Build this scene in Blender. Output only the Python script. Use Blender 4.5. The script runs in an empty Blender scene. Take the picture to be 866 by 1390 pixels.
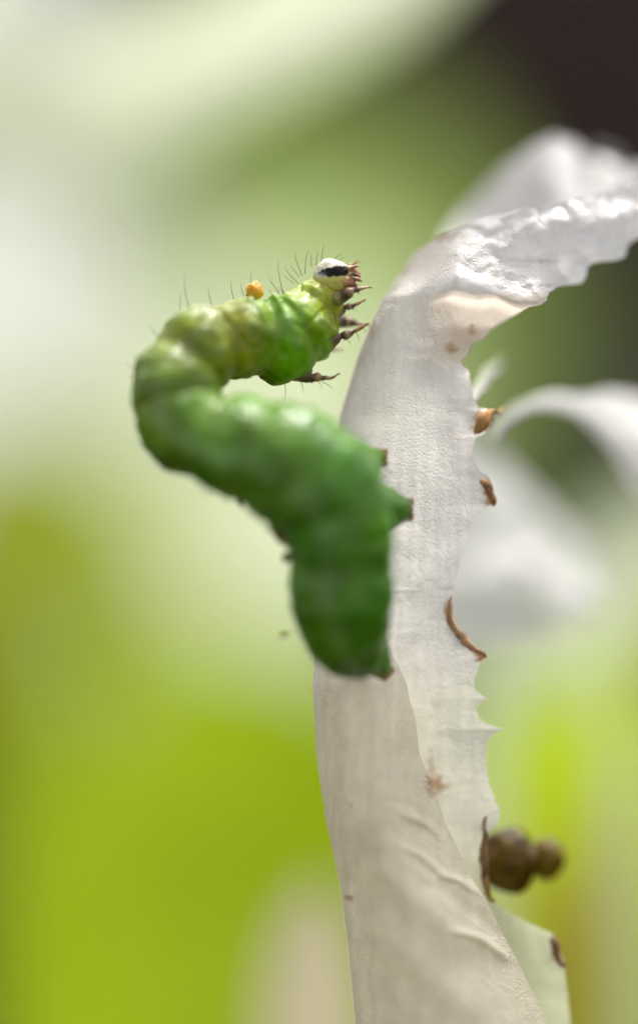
import bpy, math, random
import numpy as np
from mathutils import Vector, noise

random.seed(7)
rng = np.random.default_rng(7)
R = math.radians

# ------------------------------------------------------------------ camera, sky, sun, exposure
MM = 0.001                      # everything below is written in millimetres, built in metres
D = 150.0                       # camera to subject, mm
PITCH = R(20)                   # the camera looks down by this much
H = 90.0                        # height of the subject above the soil, mm
SCALE = 40.0                    # one millimetre at the subject is 40 photograph pixels
F = np.array((0, math.cos(PITCH), -math.sin(PITCH)))
U = np.array((0, math.sin(PITCH), math.cos(PITCH)))
X = np.array((1.0, 0, 0))

scene = bpy.context.scene
col = scene.collection
cam_data = bpy.data.cameras.new('camera')
cam = bpy.data.objects.new('camera', cam_data)
col.objects.link(cam)
scene.camera = cam
cam.location = Vector((np.array((0, 0, H)) - D * F) * MM)
cam.rotation_euler = (R(90) - PITCH, 0, 0)
cam_data.sensor_fit = 'VERTICAL'
cam_data.lens = 100
cam_data.sensor_height = 1390 / SCALE * 100 / D
cam_data.clip_start = 0.002
cam_data.clip_end = 50
cam_data.dof.use_dof = True
cam_data.dof.focus_distance = (D - 0.3) * MM
cam_data.dof.aperture_fstop = 4.6

SUN_ELEV, SUN_AZ = R(52), R(18)           # behind the plant, a little to the right
world = bpy.data.worlds.new('World')
scene.world = world
world.use_nodes = True
wn, wl = world.node_tree.nodes, world.node_tree.links
sky = wn.new('ShaderNodeTexSky')
sky.sky_type = 'NISHITA'
sky.sun_disc = False
sky.sun_elevation = SUN_ELEV
sky.sun_rotation = SUN_AZ
sky.dust_density = 4.0
grey = wn.new('ShaderNodeHueSaturation')   # thin cloud: the blue washed out of the sky
grey.inputs['Saturation'].default_value = 0.12
wl.new(sky.outputs[0], grey.inputs['Color'])
wl.new(grey.outputs[0], wn['Background'].inputs['Color'])
wn['Background'].inputs['Strength'].default_value = 0.125

sun_data = bpy.data.lights.new('sun', 'SUN')
sun_data.energy = 1.3
sun_data.angle = R(12)
sun_data.color = (1.0, 0.96, 0.9)
sun = bpy.data.objects.new('sun', sun_data)
col.objects.link(sun)
sv = Vector((math.sin(SUN_AZ) * math.cos(SUN_ELEV), math.cos(SUN_AZ) * math.cos(SUN_ELEV), math.sin(SUN_ELEV)))
sun.rotation_euler = sv.to_track_quat('Z', 'Y').to_euler()
sun.location = sv * 2

vs = scene.view_settings
vs.view_transform = 'Standard'
vs.look = 'None'
vs.gamma = 1
vs.use_curve_mapping = False
vs.exposure = 1.24
scene.cycles.use_denoising = True
scene.cycles.max_bounces = 10
scene.cycles.transmission_bounces = 8


# ------------------------------------------------------------------ helpers
def P(px, py, d=0.0):
    """A point by its bearing and its distance d (mm) beyond the subject, in mm: x right, y away, z up the view."""
    k = (D + d) / D / SCALE
    return np.array(((px - 433) * k, d, (695 - py) * k))


def W(v):
    """mm in the view's frame to mm in the world, soil at z = 0."""
    v = np.asarray(v, float).reshape(-1, 3)
    return v[:, :1] * X + v[:, 1:2] * F + v[:, 2:] * U + np.array((0, 0, H))


def smooth(x, a, b):
    t = np.clip((np.asarray(x, float) - a) / (b - a), 0, 1)
    return t * t * (3 - 2 * t)


def nz(p, s, off=0.0, oct=1):
    """signed noise at each row of p (mm), s = features per mm"""
    out = np.empty(len(p))
    for i, q in enumerate(p):
        v = Vector((q[0] * s + off, q[1] * s - off, q[2] * s + 2 * off))
        out[i] = noise.noise(v) if oct == 1 else noise.fractal(v, 1.0, 2.0, oct)
    return out


def spline(keys, n):
    """Catmull-Rom through keys (rows of any width), n samples spread evenly over key index"""
    k = np.asarray(keys, float)
    k = np.vstack((2 * k[0] - k[1], k, 2 * k[-1] - k[-2]))
    t = np.linspace(0, len(k) - 3 - 1e-9, n)
    i = t.astype(int)
    f = (t - i)[:, None]
    a, b, c, d = k[i], k[i + 1], k[i + 2], k[i + 3]
    return 0.5 * (2 * b + (c - a) * f + (2 * a - 5 * b + 4 * c - d) * f ** 2 + (3 * b - a - 3 * c + d) * f ** 3)


def arc_spline(keys, n, dims=3):
    fine = spline(keys, 2000)
    s = np.concatenate(([0], np.cumsum(np.linalg.norm(np.diff(fine[:, :dims], axis=0), axis=1))))
    q = np.linspace(0, s[-1], n)
    return np.stack([np.interp(q, s, fine[:, j]) for j in range(fine.shape[1])], 1), s[-1]


def grid_faces(nr, nc, wrap=False):
    r = np.arange(nr - 1)[:, None]
    c = np.arange(nc if wrap else nc - 1)[None, :]
    a = r * nc + c
    b = r * nc + (c + 1) % nc
    return np.stack((a, b, b + nc, a + nc), -1).reshape(-1, 4)


def root(name, base, label, category, group=None):
    o = bpy.data.objects.new(name, None)
    o.empty_display_size = 0.002
    col.objects.link(o)
    o.location = Vector(W(base)[0] * MM)
    tag(o, label, category, group)
    return o


def tag(o, label=None, category=None, group=None, kind=None):
    for k, v in (('label', label), ('category', category), ('group', group), ('kind', kind)):
        if v:
            o[k] = v
    return o


def origin(o):
    loc = np.zeros(3)
    while o is not None:
        loc += np.array(o.location)
        o = o.parent
    return loc


def build(name, verts, faces, mat, parent=None, colors=None, shade=True, base=None):
    """one mesh object from verts in view-frame mm"""
    w = W(verts) * MM
    loc = origin(parent) if parent is not None else (W(base)[0] * MM if base is not None else w.mean(0))
    me = bpy.data.meshes.new(name)
    me.from_pydata((w - loc).tolist(), [], [tuple(int(i) for i in f) for f in faces])
    if colors is not None:
        a = me.color_attributes.new('pigment', 'FLOAT_COLOR', 'POINT')
        c = np.ones((len(w), 4))
        c[:, :3] = np.clip(colors, 0, 1)
        a.data.foreach_set('color', c.ravel())
    if shade:
        me.polygons.foreach_set('use_smooth', [True] * len(me.polygons))
    me.materials.append(mat)
    me.update()
    o = bpy.data.objects.new(name, me)
    col.objects.link(o)
    if parent is None:
        o.location = Vector(loc)
    else:
        o.parent = parent
    return o


def thicken(o, mm):
    m = o.modifiers.new('thickness', 'SOLIDIFY')
    m.thickness = mm * MM
    m.offset = 0
    return o


def tube(keys, n=24, m=10, cap=True):
    """tapered round tube through keys (x, y, z, r) in view mm"""
    k, L = arc_spline(keys, n)
    p, r = k[:, :3], np.maximum(k[:, 3], 1e-4)
    t = np.gradient(p, axis=0)
    t /= np.linalg.norm(t, axis=1)[:, None]
    ref = np.array((0, 1.0, 0)) if abs(t[:, 1]).max() < 0.9 else np.array((1.0, 0.2, 0.1))
    a = np.cross(t, ref)
    a /= np.linalg.norm(a, axis=1)[:, None]
    b = np.cross(t, a)
    th = np.linspace(0, 2 * math.pi, m, endpoint=False)
    v = p[:, None] + r[:, None, None] * (np.cos(th)[None, :, None] * a[:, None] + np.sin(th)[None, :, None] * b[:, None])
    v = v.reshape(-1, 3)
    f = [list(q) for q in grid_faces(n, m, True)]
    if cap:
        v = np.vstack((v, p[0], p[-1]))
        i0, i1 = len(v) - 2, len(v) - 1
        for j in range(m):
            f.append([i0, (j + 1) % m, j])
            f.append([i1, (n - 1) * m + j, (n - 1) * m + (j + 1) % m])
    return v, f


def remesh(verts, faces, voxel):
    """voxel union of overlapping closed shapes, in mm"""
    me = bpy.data.meshes.new('tmp')
    me.from_pydata(np.asarray(verts).tolist(), [], [tuple(int(i) for i in f) for f in faces])
    o = bpy.data.objects.new('tmp', me)
    col.objects.link(o)
    m = o.modifiers.new('r', 'REMESH')
    m.mode = 'VOXEL'
    m.voxel_size = voxel
    s = o.modifiers.new('s', 'SMOOTH')
    s.iterations = 4
    dg = bpy.context.evaluated_depsgraph_get()
    ev = o.evaluated_get(dg).to_mesh()
    v = np.empty(len(ev.vertices) * 3)
    ev.vertices.foreach_get('co', v)
    n = np.empty(len(ev.vertices) * 3)
    ev.vertex_normals.foreach_get('vector', n)
    f = [tuple(q.vertices) for q in ev.polygons]
    bpy.data.objects.remove(o)
    bpy.data.meshes.remove(me)
    return v.reshape(-1, 3), f, n.reshape(-1, 3)


# ------------------------------------------------------------------ materials
def nodes_of(name):
    m = bpy.data.materials.new(name)
    m.use_nodes = True
    nt = m.node_tree
    return m, nt.nodes, nt.links, nt.nodes['Principled BSDF']


def coords(n, l, scale=(1000, 1000, 1000)):
    tc = n.new('ShaderNodeTexCoord')
    mp = n.new('ShaderNodeMapping')
    mp.inputs['Scale'].default_value = scale
    l.new(tc.outputs['Object'], mp.inputs['Vector'])
    return mp.outputs[0]


def noise_node(n, l, vec, scale, detail=3.0, rough=0.5):
    t = n.new('ShaderNodeTexNoise')
    t.inputs['Scale'].default_value = scale
    t.inputs['Detail'].default_value = detail
    t.inputs['Roughness'].default_value = rough
    l.new(vec, t.inputs['Vector'])
    return t.outputs['Fac']


def pigment_mat(name, rough=0.45, sss=0.0, radius=(1, 1, 1), sss_scale=0.3, bumps=(), vary=0.15, vary_scale=1.2,
                spec=0.5, coat=0.0, color=None, sheen=0.0, coat_rough=0.16, fine=5):
    """colour from the mesh's pigment (or a fixed colour) broken up by noise; bumps = [(scale per mm, depth mm, kind)]"""
    m, n, l, b = nodes_of(name)
    vec = coords(n, l)
    if color is None:
        at = n.new('ShaderNodeAttribute')
        at.attribute_name = 'pigment'
        src = at.outputs['Color']
    else:
        rgb = n.new('ShaderNodeRGB')
        rgb.outputs[0].default_value = (*color, 1)
        src = rgb.outputs[0]
    mr = n.new('ShaderNodeMapRange')
    mr.inputs['To Min'].default_value = 1 - vary
    mr.inputs['To Max'].default_value = 1 + vary
    l.new(noise_node(n, l, vec, vary_scale, fine, 0.6 if fine < 6 else 0.72), mr.inputs['Value'])
    hs = n.new('ShaderNodeHueSaturation')
    l.new(src, hs.inputs['Color'])
    l.new(mr.outputs[0], hs.inputs['Value'])
    l.new(hs.outputs[0], b.inputs['Base Color'])
    b.inputs['Roughness'].default_value = rough
    b.inputs['Specular IOR Level'].default_value = spec
    b.inputs['Coat Weight'].default_value = coat
    b.inputs['Sheen Weight'].default_value = sheen
    b.inputs['Sheen Roughness'].default_value = 0.4
    b.inputs['Coat Roughness'].default_value = coat_rough
    if sss:
        b.inputs['Subsurface Weight'].default_value = sss
        b.inputs['Subsurface Radius'].default_value = radius
        b.inputs['Subsurface Scale'].default_value = sss_scale * MM
    prev = None
    for sc, depth, kind in bumps:
        if kind == 'cell':
            t = n.new('ShaderNodeTexVoronoi')
            t.inputs['Scale'].default_value = sc
            l.new(vec, t.inputs['Vector'])
            h = t.outputs['Distance']
        elif kind == 'fibre':
            h = noise_node(n, l, coords(n, l, (1000 * 3, 1000, 250)), sc, 4, 0.6)
        else:
            h = noise_node(n, l, vec, sc, 4, 0.6)
        bp = n.new('ShaderNodeBump')
        bp.inputs['Strength'].default_value = 1.0
        bp.inputs['Distance'].default_value = depth * MM
        l.new(h, bp.inputs['Height'])
        if prev is not None:
            l.new(prev, bp.inputs['Normal'])
        prev = bp.outputs[0]
    if prev is not None:
        l.new(prev, b.inputs['Normal'])
    return m, n, l, b


def leaf_mat(name, rough=0.7, through=0.5):
    """thin leaf blade: pigment colour, part of the light passes through"""
    m, n, l, b = pigment_mat(name, rough=rough, vary=0.12, vary_scale=0.15, bumps=[(0.6, 0.25, 'noise')], spec=0.04)
    tr = n.new('ShaderNodeBsdfTranslucent')
    l.new(b.inputs['Base Color'].links[0].from_socket, tr.inputs['Color'])
    mx = n.new('ShaderNodeMixShader')
    mx.inputs[0].default_value = through
    out = n['Material Output']
    l.new(b.outputs[0], mx.inputs[1])
    l.new(tr.outputs[0], mx.inputs[2])
    l.new(mx.outputs[0], out.inputs['Surface'])
    return m


SKIN = pigment_mat('caterpillar_skin', rough=0.42, sss=0.6, radius=(0.8, 1.0, 0.2), sss_scale=0.28,
                   bumps=[(2.4, 0.12, 'noise'), (9.0, 0.05, 'noise')], vary=0.3, vary_scale=1.6, spec=0.10, coat=0.5, coat_rough=0.22)[0]
HEAD = pigment_mat('head_capsule', rough=0.22, sss=0.12, radius=(1, 0.9, 0.5), sss_scale=0.15,
                   bumps=[(14.0, 0.012, 'noise')], vary=0.2, vary_scale=5, spec=0.15)[0]
CHITIN = pigment_mat('leg_chitin', rough=0.3, sss=0.35, radius=(1, 0.6, 0.3), sss_scale=0.08, vary=0.3, vary_scale=9)[0]
HAIR = pigment_mat('hair', rough=0.4, color=(0.10, 0.075, 0.05), vary=0.2)[0]
PALE = pigment_mat('pale_leaf', rough=0.27, sss=0.0, radius=(1.0, 0.92, 0.78), sss_scale=0.42,
                   bumps=[(1.0, 0.05, 'noise'), (3.0, 0.012, 'fibre'), (13.0, 0.03, 'cell'), (30, 0.008, 'noise')],
                   vary=0.26, vary_scale=0.9, spec=0.35, coat=1.0, coat_rough=0.09, fine=8)[0]
def add_veins(mat):
    n, l = mat.node_tree.nodes, mat.node_tree.links
    b = n['Principled BSDF']
    vec = coords(n, l, (1000, 1000, 380))
    ad = n.new('ShaderNodeVectorMath')
    nt = n.new('ShaderNodeTexNoise')
    nt.inputs['Scale'].default_value = 0.7
    l.new(vec, nt.inputs['Vector'])
    l.new(vec, ad.inputs[0])
    l.new(nt.outputs['Color'], ad.inputs[1])
    vo = n.new('ShaderNodeTexVoronoi')
    vo.feature = 'DISTANCE_TO_EDGE'
    vo.inputs['Scale'].default_value = 1.1
    l.new(ad.outputs[0], vo.inputs['Vector'])
    mr = n.new('ShaderNodeMapRange')
    mr.inputs['From Max'].default_value = 0.09
    mr.inputs['To Min'].default_value = 1.0
    mr.inputs['To Max'].default_value = 0.0
    l.new(vo.outputs['Distance'], mr.inputs['Value'])
    bp = n.new('ShaderNodeBump')
    bp.inputs['Distance'].default_value = 0.012 * MM
    l.new(mr.outputs[0], bp.inputs['Height'])
    l.new(b.inputs['Normal'].links[0].from_socket, bp.inputs['Normal'])
    l.new(bp.outputs[0], b.inputs['Normal'])
    mx = n.new('ShaderNodeMix')
    mx.data_type = 'RGBA'
    mx.blend_type = 'MULTIPLY'
    sc = n.new('ShaderNodeMath')
    sc.operation = 'MULTIPLY'
    sc.inputs[1].default_value = 0.10
    l.new(mr.outputs[0], sc.inputs[0])
    l.new(sc.outputs[0], mx.inputs['Factor'])
    l.new(b.inputs['Base Color'].links[0].from_socket, mx.inputs[6])
    mx.inputs[7].default_value = (0.80, 0.78, 0.62, 1)
    l.new(mx.outputs[2], b.inputs['Base Color'])



def let_through(mat, share):
    n, l = mat.node_tree.nodes, mat.node_tree.links
    b = n['Principled BSDF']
    tr = n.new('ShaderNodeBsdfTranslucent')
    l.new(b.inputs['Base Color'].links[0].from_socket, tr.inputs['Color'])
    l.new(b.inputs['Normal'].links[0].from_socket, tr.inputs['Normal'])
    mx = n.new('ShaderNodeMixShader')
    mx.inputs[0].default_value = share
    l.new(b.outputs[0], mx.inputs[1])
    l.new(tr.outputs[0], mx.inputs[2])
    l.new(mx.outputs[0], n['Material Output'].inputs['Surface'])


add_veins(PALE)
let_through(PALE, 0.5)
FRASS = pigment_mat('frass', rough=0.42, spec=0.15, sss=0.2, radius=(1, 0.7, 0.3), sss_scale=0.2,
                    bumps=[(2.0, 0.06, 'noise'), (10, 0.015, 'noise')], vary=0.3, vary_scale=2.5, coat=0.15)[0]
AMBER = pigment_mat('amber_egg', rough=0.3, sss=0.8, radius=(1, 0.5, 0.15), sss_scale=0.4,
                    color=(0.60, 0.35, 0.010), bumps=[(4, 0.06, 'noise')], vary=0.45, vary_scale=3)[0]
SCAB = pigment_mat('dried_edge', rough=0.6, sss=0.3, radius=(1, 0.6, 0.3), sss_scale=0.1,
                   bumps=[(6, 0.08, 'noise')], vary=0.4, vary_scale=5)[0]
BLADE = leaf_mat('leaf_blade')
SOIL = pigment_mat('soil', rough=1.0, spec=0.03, color=(0.0065, 0.0028, 0.0014), vary=0.5, vary_scale=0.08,
                   bumps=[(0.12, 4.0, 'noise'), (0.6, 1.0, 'noise')])[0]  # near-black base colour stands in for soil lying in shade

# ------------------------------------------------------------------ ground
gx = np.concatenate((np.linspace(-20000, -900, 12), np.linspace(-800, 800, 90), np.linspace(900, 20000, 12)))
gy = np.concatenate((np.linspace(-20000, -400, 10), np.linspace(-300, 1500, 100), np.linspace(1700, 20000, 12)))
gv = np.array([(x, y, 0) for y in gy for x in gx])
gv[:, 2] = 9 * nz(gv, 0.012, 3.1) + 4 * nz(gv, 0.05, 1.3) - 6
me = bpy.data.meshes.new('ground')
me.from_pydata((gv * MM).tolist(), [], [tuple(int(i) for i in f) for f in grid_faces(len(gy), len(gx))])
me.polygons.foreach_set('use_smooth', [True] * len(me.polygons))
me.materials.append(SOIL)
ground = bpy.data.objects.new('ground', me)
col.objects.link(ground)
tag(ground, 'soil behind and below the leaves, its shade put into the dark colour', kind='structure')


# ------------------------------------------------------------------ leaves of the plant behind
def soil_d(d):
    """view z (mm) of the soil at distance d"""
    return (d * math.sin(PITCH) - H) / math.cos(PITCH)


def plant_leaf(name, label, path, rib, blade, rib_w=0.22, cup=0.25, ruffle=0.06, edge=None, group='leaves of the plant behind',
               tilt=0.0, seed=0, rows=46, cols=29, category='leaf', tear=0.0, foot=True):
    """path: (px, py, d, half width px) from base to tip; the blade is a curved sheet with a raised pale midrib.
    rib / blade / edge: pigment of the midrib zone, the blade and the margin"""
    k = np.array([(*P(a, b, c), w * (D + c) / D / SCALE) for a, b, c, w in path])
    if foot:                                                     # carry the stalk on down into the soil
        d0 = path[0][2]
        z = soil_d(d0) - 3
        if k[0, 2] > z + 2:
            k = np.vstack(((k[0, 0] * 0.8, d0, z, min(k[0, 3], 9.0) * 0.7), k))
    c, L = arc_spline(k, rows)
    p, w = c[:, :3], np.maximum(c[:, 3], 0.05)
    t = np.gradient(p, axis=0)
    t /= np.linalg.norm(t, axis=1)[:, None]
    side = np.cross(np.array((0, 1.0, 0)), t)
    side /= np.linalg.norm(side, axis=1)[:, None]
    nor = np.cross(t, side)                                      # points away from the view or toward it
    nor *= -np.sign(nor[:, 1:2])                                 # toward the camera
    side = side * math.cos(tilt) + nor * math.sin(tilt)
    nor = np.cross(side, t)
    nor *= -np.sign(nor[:, 1:2] + 1e-9)
    u = np.linspace(-1, 1, cols)
    s = np.linspace(0, 1, rows)
    ww = np.repeat(w[:, None], cols, 1)
    ph = 1.7 * seed
    ww *= 1 + tear * np.abs(u)[None] * np.array([[noise.noise(Vector((ss * 14 + ph, np.sign(uu) * 3, 0))) for uu in u] for ss in s])
    v = p[:, None] + (u[None, :, None] * ww[..., None]) * side[:, None] \
        + (cup * ww * (u[None] ** 2) - ruffle * ww * np.abs(u[None]) ** 2 * np.array(
            [[math.sin(ss * 23 + 3 * np.sign(uu) + ph) + 0.6 * math.sin(ss * 41 + ph * 2) for uu in u] for ss in s]))[..., None] * nor[:, None]
    v = v.reshape(-1, 3)
    v[:, 1] += np.repeat(w, cols) * 0.10 * nz(v, 0.09, seed)
    au = np.abs(np.tile(u, rows))
    ss = np.repeat(s, cols)
    rw = rib_w * (1.15 - 0.6 * ss)
    f = smooth(au, rw * 0.5, rw * 1.9)[:, None]
    g = smooth(au, 0.75, 1.0)[:, None]
    vein = (0.5 + 0.5 * np.sin((ss * 9 - au * 2.2) * 2 * math.pi))[:, None] ** 6 * (1 - g) * 0.25
    rib, blade = np.array(rib), np.array(blade)
    edge = blade if edge is None else np.array(edge)
    cc = rib * (1 - f) + (blade * (1 - g) + edge * g) * f
    cc = cc * (1 - vein) + rib * vein
    o = root(name, k[0, :3], label, category, group)
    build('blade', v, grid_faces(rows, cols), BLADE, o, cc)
    rk = np.hstack((p - nor * 0.15, (w * rib_w * 0.35 * np.linspace(1, 0.15, rows))[:, None]))[::3]
    tv, tf = tube(rk, 30, 12)
    build('midrib', tv, tf, BLADE, o, np.repeat(rib[None], len(tv), 0))
    return o


WHITE = (0.82, 0.82, 0.74)
PGREEN = (0.60, 0.70, 0.38)
GREEN = (0.30, 0.44, 0.10)
LIME = (0.42, 0.56, 0.02)
BACK = 'blurred leaves of the plant behind'

plant_leaf('lettuce_leaf', 'broad whitish leaf with pale rib, blurred above the bend of the caterpillar',
           [(120, 1250, 84, 160), (80, 750, 92, 240), (60, 480, 104, 230), (-10, 250, 122, 150), (-10, -150, 160, 180), (10, -420, 190, 20)],
           (0.86, 0.86, 0.80), (0.76, 0.79, 0.62), 0.6, seed=1, group=BACK)
plant_leaf('lettuce_leaf', 'pale green leaf with a slanting edge next to the dark soil gap',
           [(-200, 330, 60, 60), (100, 180, 45, 80), (380, 40, 30, 88), (560, -50, 26, 76), (720, -150, 24, 8)],
           (0.84, 0.85, 0.72), (0.66, 0.74, 0.44), 0.5, seed=2, group=BACK)
plant_leaf('lettuce_leaf', 'mid green leaf behind the head of the caterpillar',
           [(480, 1300, 90, 120), (430, 800, 100, 280), (420, 480, 110, 310), (460, 310, 118, 250), (530, 210, 124, 80), (560, 170, 126, 8)],
           (0.50, 0.60, 0.24), (0.32, 0.46, 0.08), 0.25, seed=3, group=BACK)
plant_leaf('lettuce_leaf', 'pale green leaf behind the lower body of the caterpillar',
           [(300, 1500, 60, 100), (320, 1000, 70, 190), (350, 700, 82, 200), (420, 480, 92, 150), (450, 340, 100, 10)],
           (0.80, 0.83, 0.64), (0.64, 0.73, 0.40), 0.6, seed=4, group=BACK)
plant_leaf('lettuce_leaf', 'yellowish olive leaf overlapping the broad whitish leaf',
           [(110, 1700, 76, 80), (110, 1200, 74, 150), (90, 920, 74, 190), (30, 720, 76, 170), (-30, 560, 80, 30)],
           (0.42, 0.48, 0.08), (0.36, 0.43, 0.02), 0.3, seed=12, group=BACK)
plant_leaf('lettuce_leaf', 'lime green leaf left of the pale stalk, below the caterpillar',
           [(330, 2100, 40, 160), (330, 1600, 46, 300), (310, 1280, 56, 320), (300, 1040, 64, 230), (270, 900, 70, 90), (260, 850, 71, 8)],
           (0.31, 0.41, 0.012), (0.33, 0.45, 0.006), 0.2, seed=5, group=BACK)
plant_leaf('lettuce_leaf', 'narrow pale green leaf beside the lime leaf, away from the stalk',
           [(20, 2000, 60, 40), (20, 1500, 66, 60), (20, 1150, 72, 70), (10, 980, 80, 50), (5, 860, 86, 6)],
           (0.48, 0.55, 0.20), (0.36, 0.45, 0.08), 0.5, seed=13, group=BACK)
plant_leaf('lettuce_leaf', 'grey green leaf with shade put into its colour, behind the arched white strand',
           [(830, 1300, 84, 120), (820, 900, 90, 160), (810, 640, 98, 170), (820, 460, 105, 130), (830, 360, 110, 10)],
           (0.10, 0.11, 0.065), (0.065, 0.08, 0.035), 0.2, seed=6, group=BACK)  # pigment darkened to stand for the shade in the gap here
plant_leaf('lettuce_leaf', 'bright lime leaf right of the pale stalk, above the brown pellets',
           [(820, 2000, 36, 110), (800, 1500, 42, 170), (790, 1150, 52, 190), (800, 920, 66, 140), (810, 800, 72, 10)],
           (0.40, 0.52, 0.008), (0.42, 0.56, 0.003), 0.15, seed=7, group=BACK)
plant_leaf('lettuce_leaf', 'pale leaf with whitish rib leaning over the bright lime leaf',
           [(640, 1080, 34, 30), (720, 900, 38, 60), (830, 790, 44, 75), (960, 690, 50, 50), (1020, 640, 54, 6)],
           (0.82, 0.83, 0.74), (0.66, 0.74, 0.46), 0.5, seed=8, group=BACK)
plant_leaf('lettuce_leaf', 'narrow pale leaf tip standing before the bright lime leaf',
           [(880, 1900, 24, 20), (870, 1400, 26, 34), (855, 1080, 30, 36), (848, 950, 33, 22), (846, 890, 34, 4)],
           (0.74, 0.78, 0.50), (0.60, 0.70, 0.24), 0.5, seed=10, group=BACK)
plant_leaf('lettuce_leaf', 'dull olive brown leaf low down beyond the droppings',
           [(790, 2000, 28, 60), (790, 1600, 32, 100), (785, 1330, 38, 95), (775, 1180, 44, 55), (770, 1100, 47, 6)],
           (0.36, 0.30, 0.08), (0.34, 0.30, 0.025), 0.2, seed=11, group=BACK)
plant_leaf('lettuce_leaf', 'beige withered leaf stub at the foot of the pale stalk',
           [(425, 1900, 26, 60), (425, 1500, 25, 75), (425, 1300, 24, 62), (430, 1215, 24, 25), (432, 1195, 24, 5)],
           (0.60, 0.52, 0.40), (0.56, 0.50, 0.30), 0.5, seed=9, group=BACK)

# ------------------------------------------------------------------ the pale leaf the caterpillar clings to
IVORY = np.array((0.87, 0.825, 0.785))
CREAM = np.array((0.81, 0.74, 0.60))
RUST = np.array((0.38, 0.17, 0.05))


def stain(cc, q, spots):
    """rust coloured dried patches; q: bearing px of each vertex; spots: (px, py, rx, ry, strength)"""
    for a, b, rx, ry, s in spots:
        wob = 0.8 * np.array([noise.noise(Vector((x * 0.14, y * 0.14, a))) + 0.5 * noise.noise(Vector((x * 0.4, y * 0.4, b))) for x, y in q])
        r = np.sqrt(((q[:, 0] - a) / rx) ** 2 + ((q[:, 1] - b) / ry) ** 2) + wob
        f = (s * (1 - smooth(r, 0.3, 1.15)))[:, None]
        cc = cc * (1 - f) + RUST * f
    return cc


pale = root('withered_leaf', P(600, 3350, 0.5), 'upright whitish withered leaf with ragged brown-flecked edge and curled tip', 'leaf')

# key rows: py, left x, free front edge x, then depth (mm) at: right edge, 2/3, 1/3, inner left, left, front, front edge
keys = np.array([
    (238, 868, 870, 3.3, 3.2, 3.1, 3.1, 3.2, 3.4, 3.6),
    (262, 806, 808, 2.9, 2.8, 2.7, 2.7, 2.9, 3.1, 3.3),
    (278, 752, 754, 2.6, 2.4, 2.2, 2.2, 2.4, 2.8, 3.2),
    (286, 700, 702, 1.9, 1.6, 1.4, 1.4, 1.7, 2.1, 2.6),
    (297, 652, 654, 1.4, 1.0, 0.8, 0.9, 1.2, 1.7, 2.2),
    (316, 602, 604, 1.2, 0.7, 0.5, 0.7, 1.0, 1.5, 2.0),
    (345, 562, 564, 1.1, 0.4, 0.1, 0.4, 0.8, 1.3, 1.9),
    (400, 522, 525, 0.3, 0.9, 0.0, -0.2, 0.3, 1.0, 1.8),
    (440, 503, 506, 0.0, 0.6, -0.1, -0.2, 0.3, 1.0, 1.8),
    (480, 486, 489, 0.0, 0.0, -0.4, -0.1, 0.4, 1.1, 1.9),
    (510, 477, 480, 0.5, -0.2, -0.4, 0.0, 0.5, 1.1, 1.9),
    (570, 459, 463, 0.6, 0.0, -0.2, 0.2, 0.6, 1.2, 1.9),
    (680, 446, 452, 0.5, 0.1, 0.1, 0.5, 0.7, 1.0, 1.2),
    (790, 436, 470, 0.4, 0.3, 0.6, 0.8, 0.3, 0.0, 0.1),
    (880, 429, 530, 0.4, 0.5, 0.9, 1.1, 0.1, -0.6, 0.1),
    (930, 426, 552, 0.4, 0.6, 1.2, 1.4, 0.0, -1.5, -0.1),
    (1030, 432, 573, 0.4, 0.8, 1.6, 1.6, 0.0, -1.9, -0.3),
    (1120, 446, 606, 0.6, 1.1, 1.8, 1.6, 0.0, -2.1, -0.4),
    (1200, 465, 645, 1.0, 1.5, 2.0, 1.6, 0.0, -2.3, -0.5),
    (1280, 475, 690, 1.2, 1.8, 2.2, 1.7, 0.0, -2.5, -0.5),
    (1400, 488, 748, 1.6, 2.2, 2.5, 1.8, 0.0, -2.7, -0.5),
    (1800, 520, 820, 1.6, 2.4, 2.8, 2.0, 0.0, -2.4, -1.0),
    (3350, 560, 680, 1.2, 1.6, 1.6, 1.2, 0.0, -1.5, -0.8)], float)
right = np.array([
    (238, 935), (290, 920), (306, 878), (323, 868), (328, 858), (337, 850), (349, 848), (353, 834), (356, 804), (361, 797), (374, 795), (383, 790), (386, 776), (389, 758), (396, 745), (408, 742), (414, 733), (418, 716), (432, 690), (446, 668), (461, 655), (468, 641), (482, 634), (489, 626), (496, 628), (503, 637), (540, 643), (553, 650), (558, 668), (572, 672), (588, 660), (594, 645),
    (620, 641), (640, 650), (648, 664), (668, 670), (686, 668), (692, 655), (704, 645), (730, 634), (757, 625), (778, 621), (797, 616),
    (801, 621), (806, 614), (830, 612), (850, 619), (868, 634), (882, 648), (893, 659), (898, 652), (912, 646), (928, 642), (938, 646),
    (946, 656), (949, 664), (953, 652), (962, 645), (975, 650), (984, 662), (990, 686), (993, 676), (1002, 664), (1015, 660), (1040, 660),
    (1062, 663), (1085, 672), (1104, 680), (1118, 676), (1128, 664), (1150, 656), (1190, 656), (1215, 664), (1232, 682), (1246, 706),
    (1258, 728), (1266, 748), (1276, 756), (1300, 764), (1400, 775), (1800, 830), (3350, 690)], float)
pys = np.concatenate((np.linspace(238, 420, 150), np.linspace(422, 1420, 470), np.linspace(1440, 3350, 40)))
NC = 140
rows_v, rows_q, rows_u = [], [], []
kk = np.stack([np.interp(pys, keys[:, 0], keys[:, j]) for j in range(1, 10)], 1)
for j in range(9):                                              # soften the key rows
    for _ in range(3):
        kk[1:-1, j] = 0.25 * kk[:-2, j] + 0.5 * kk[1:-1, j] + 0.25 * kk[2:, j]
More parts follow.
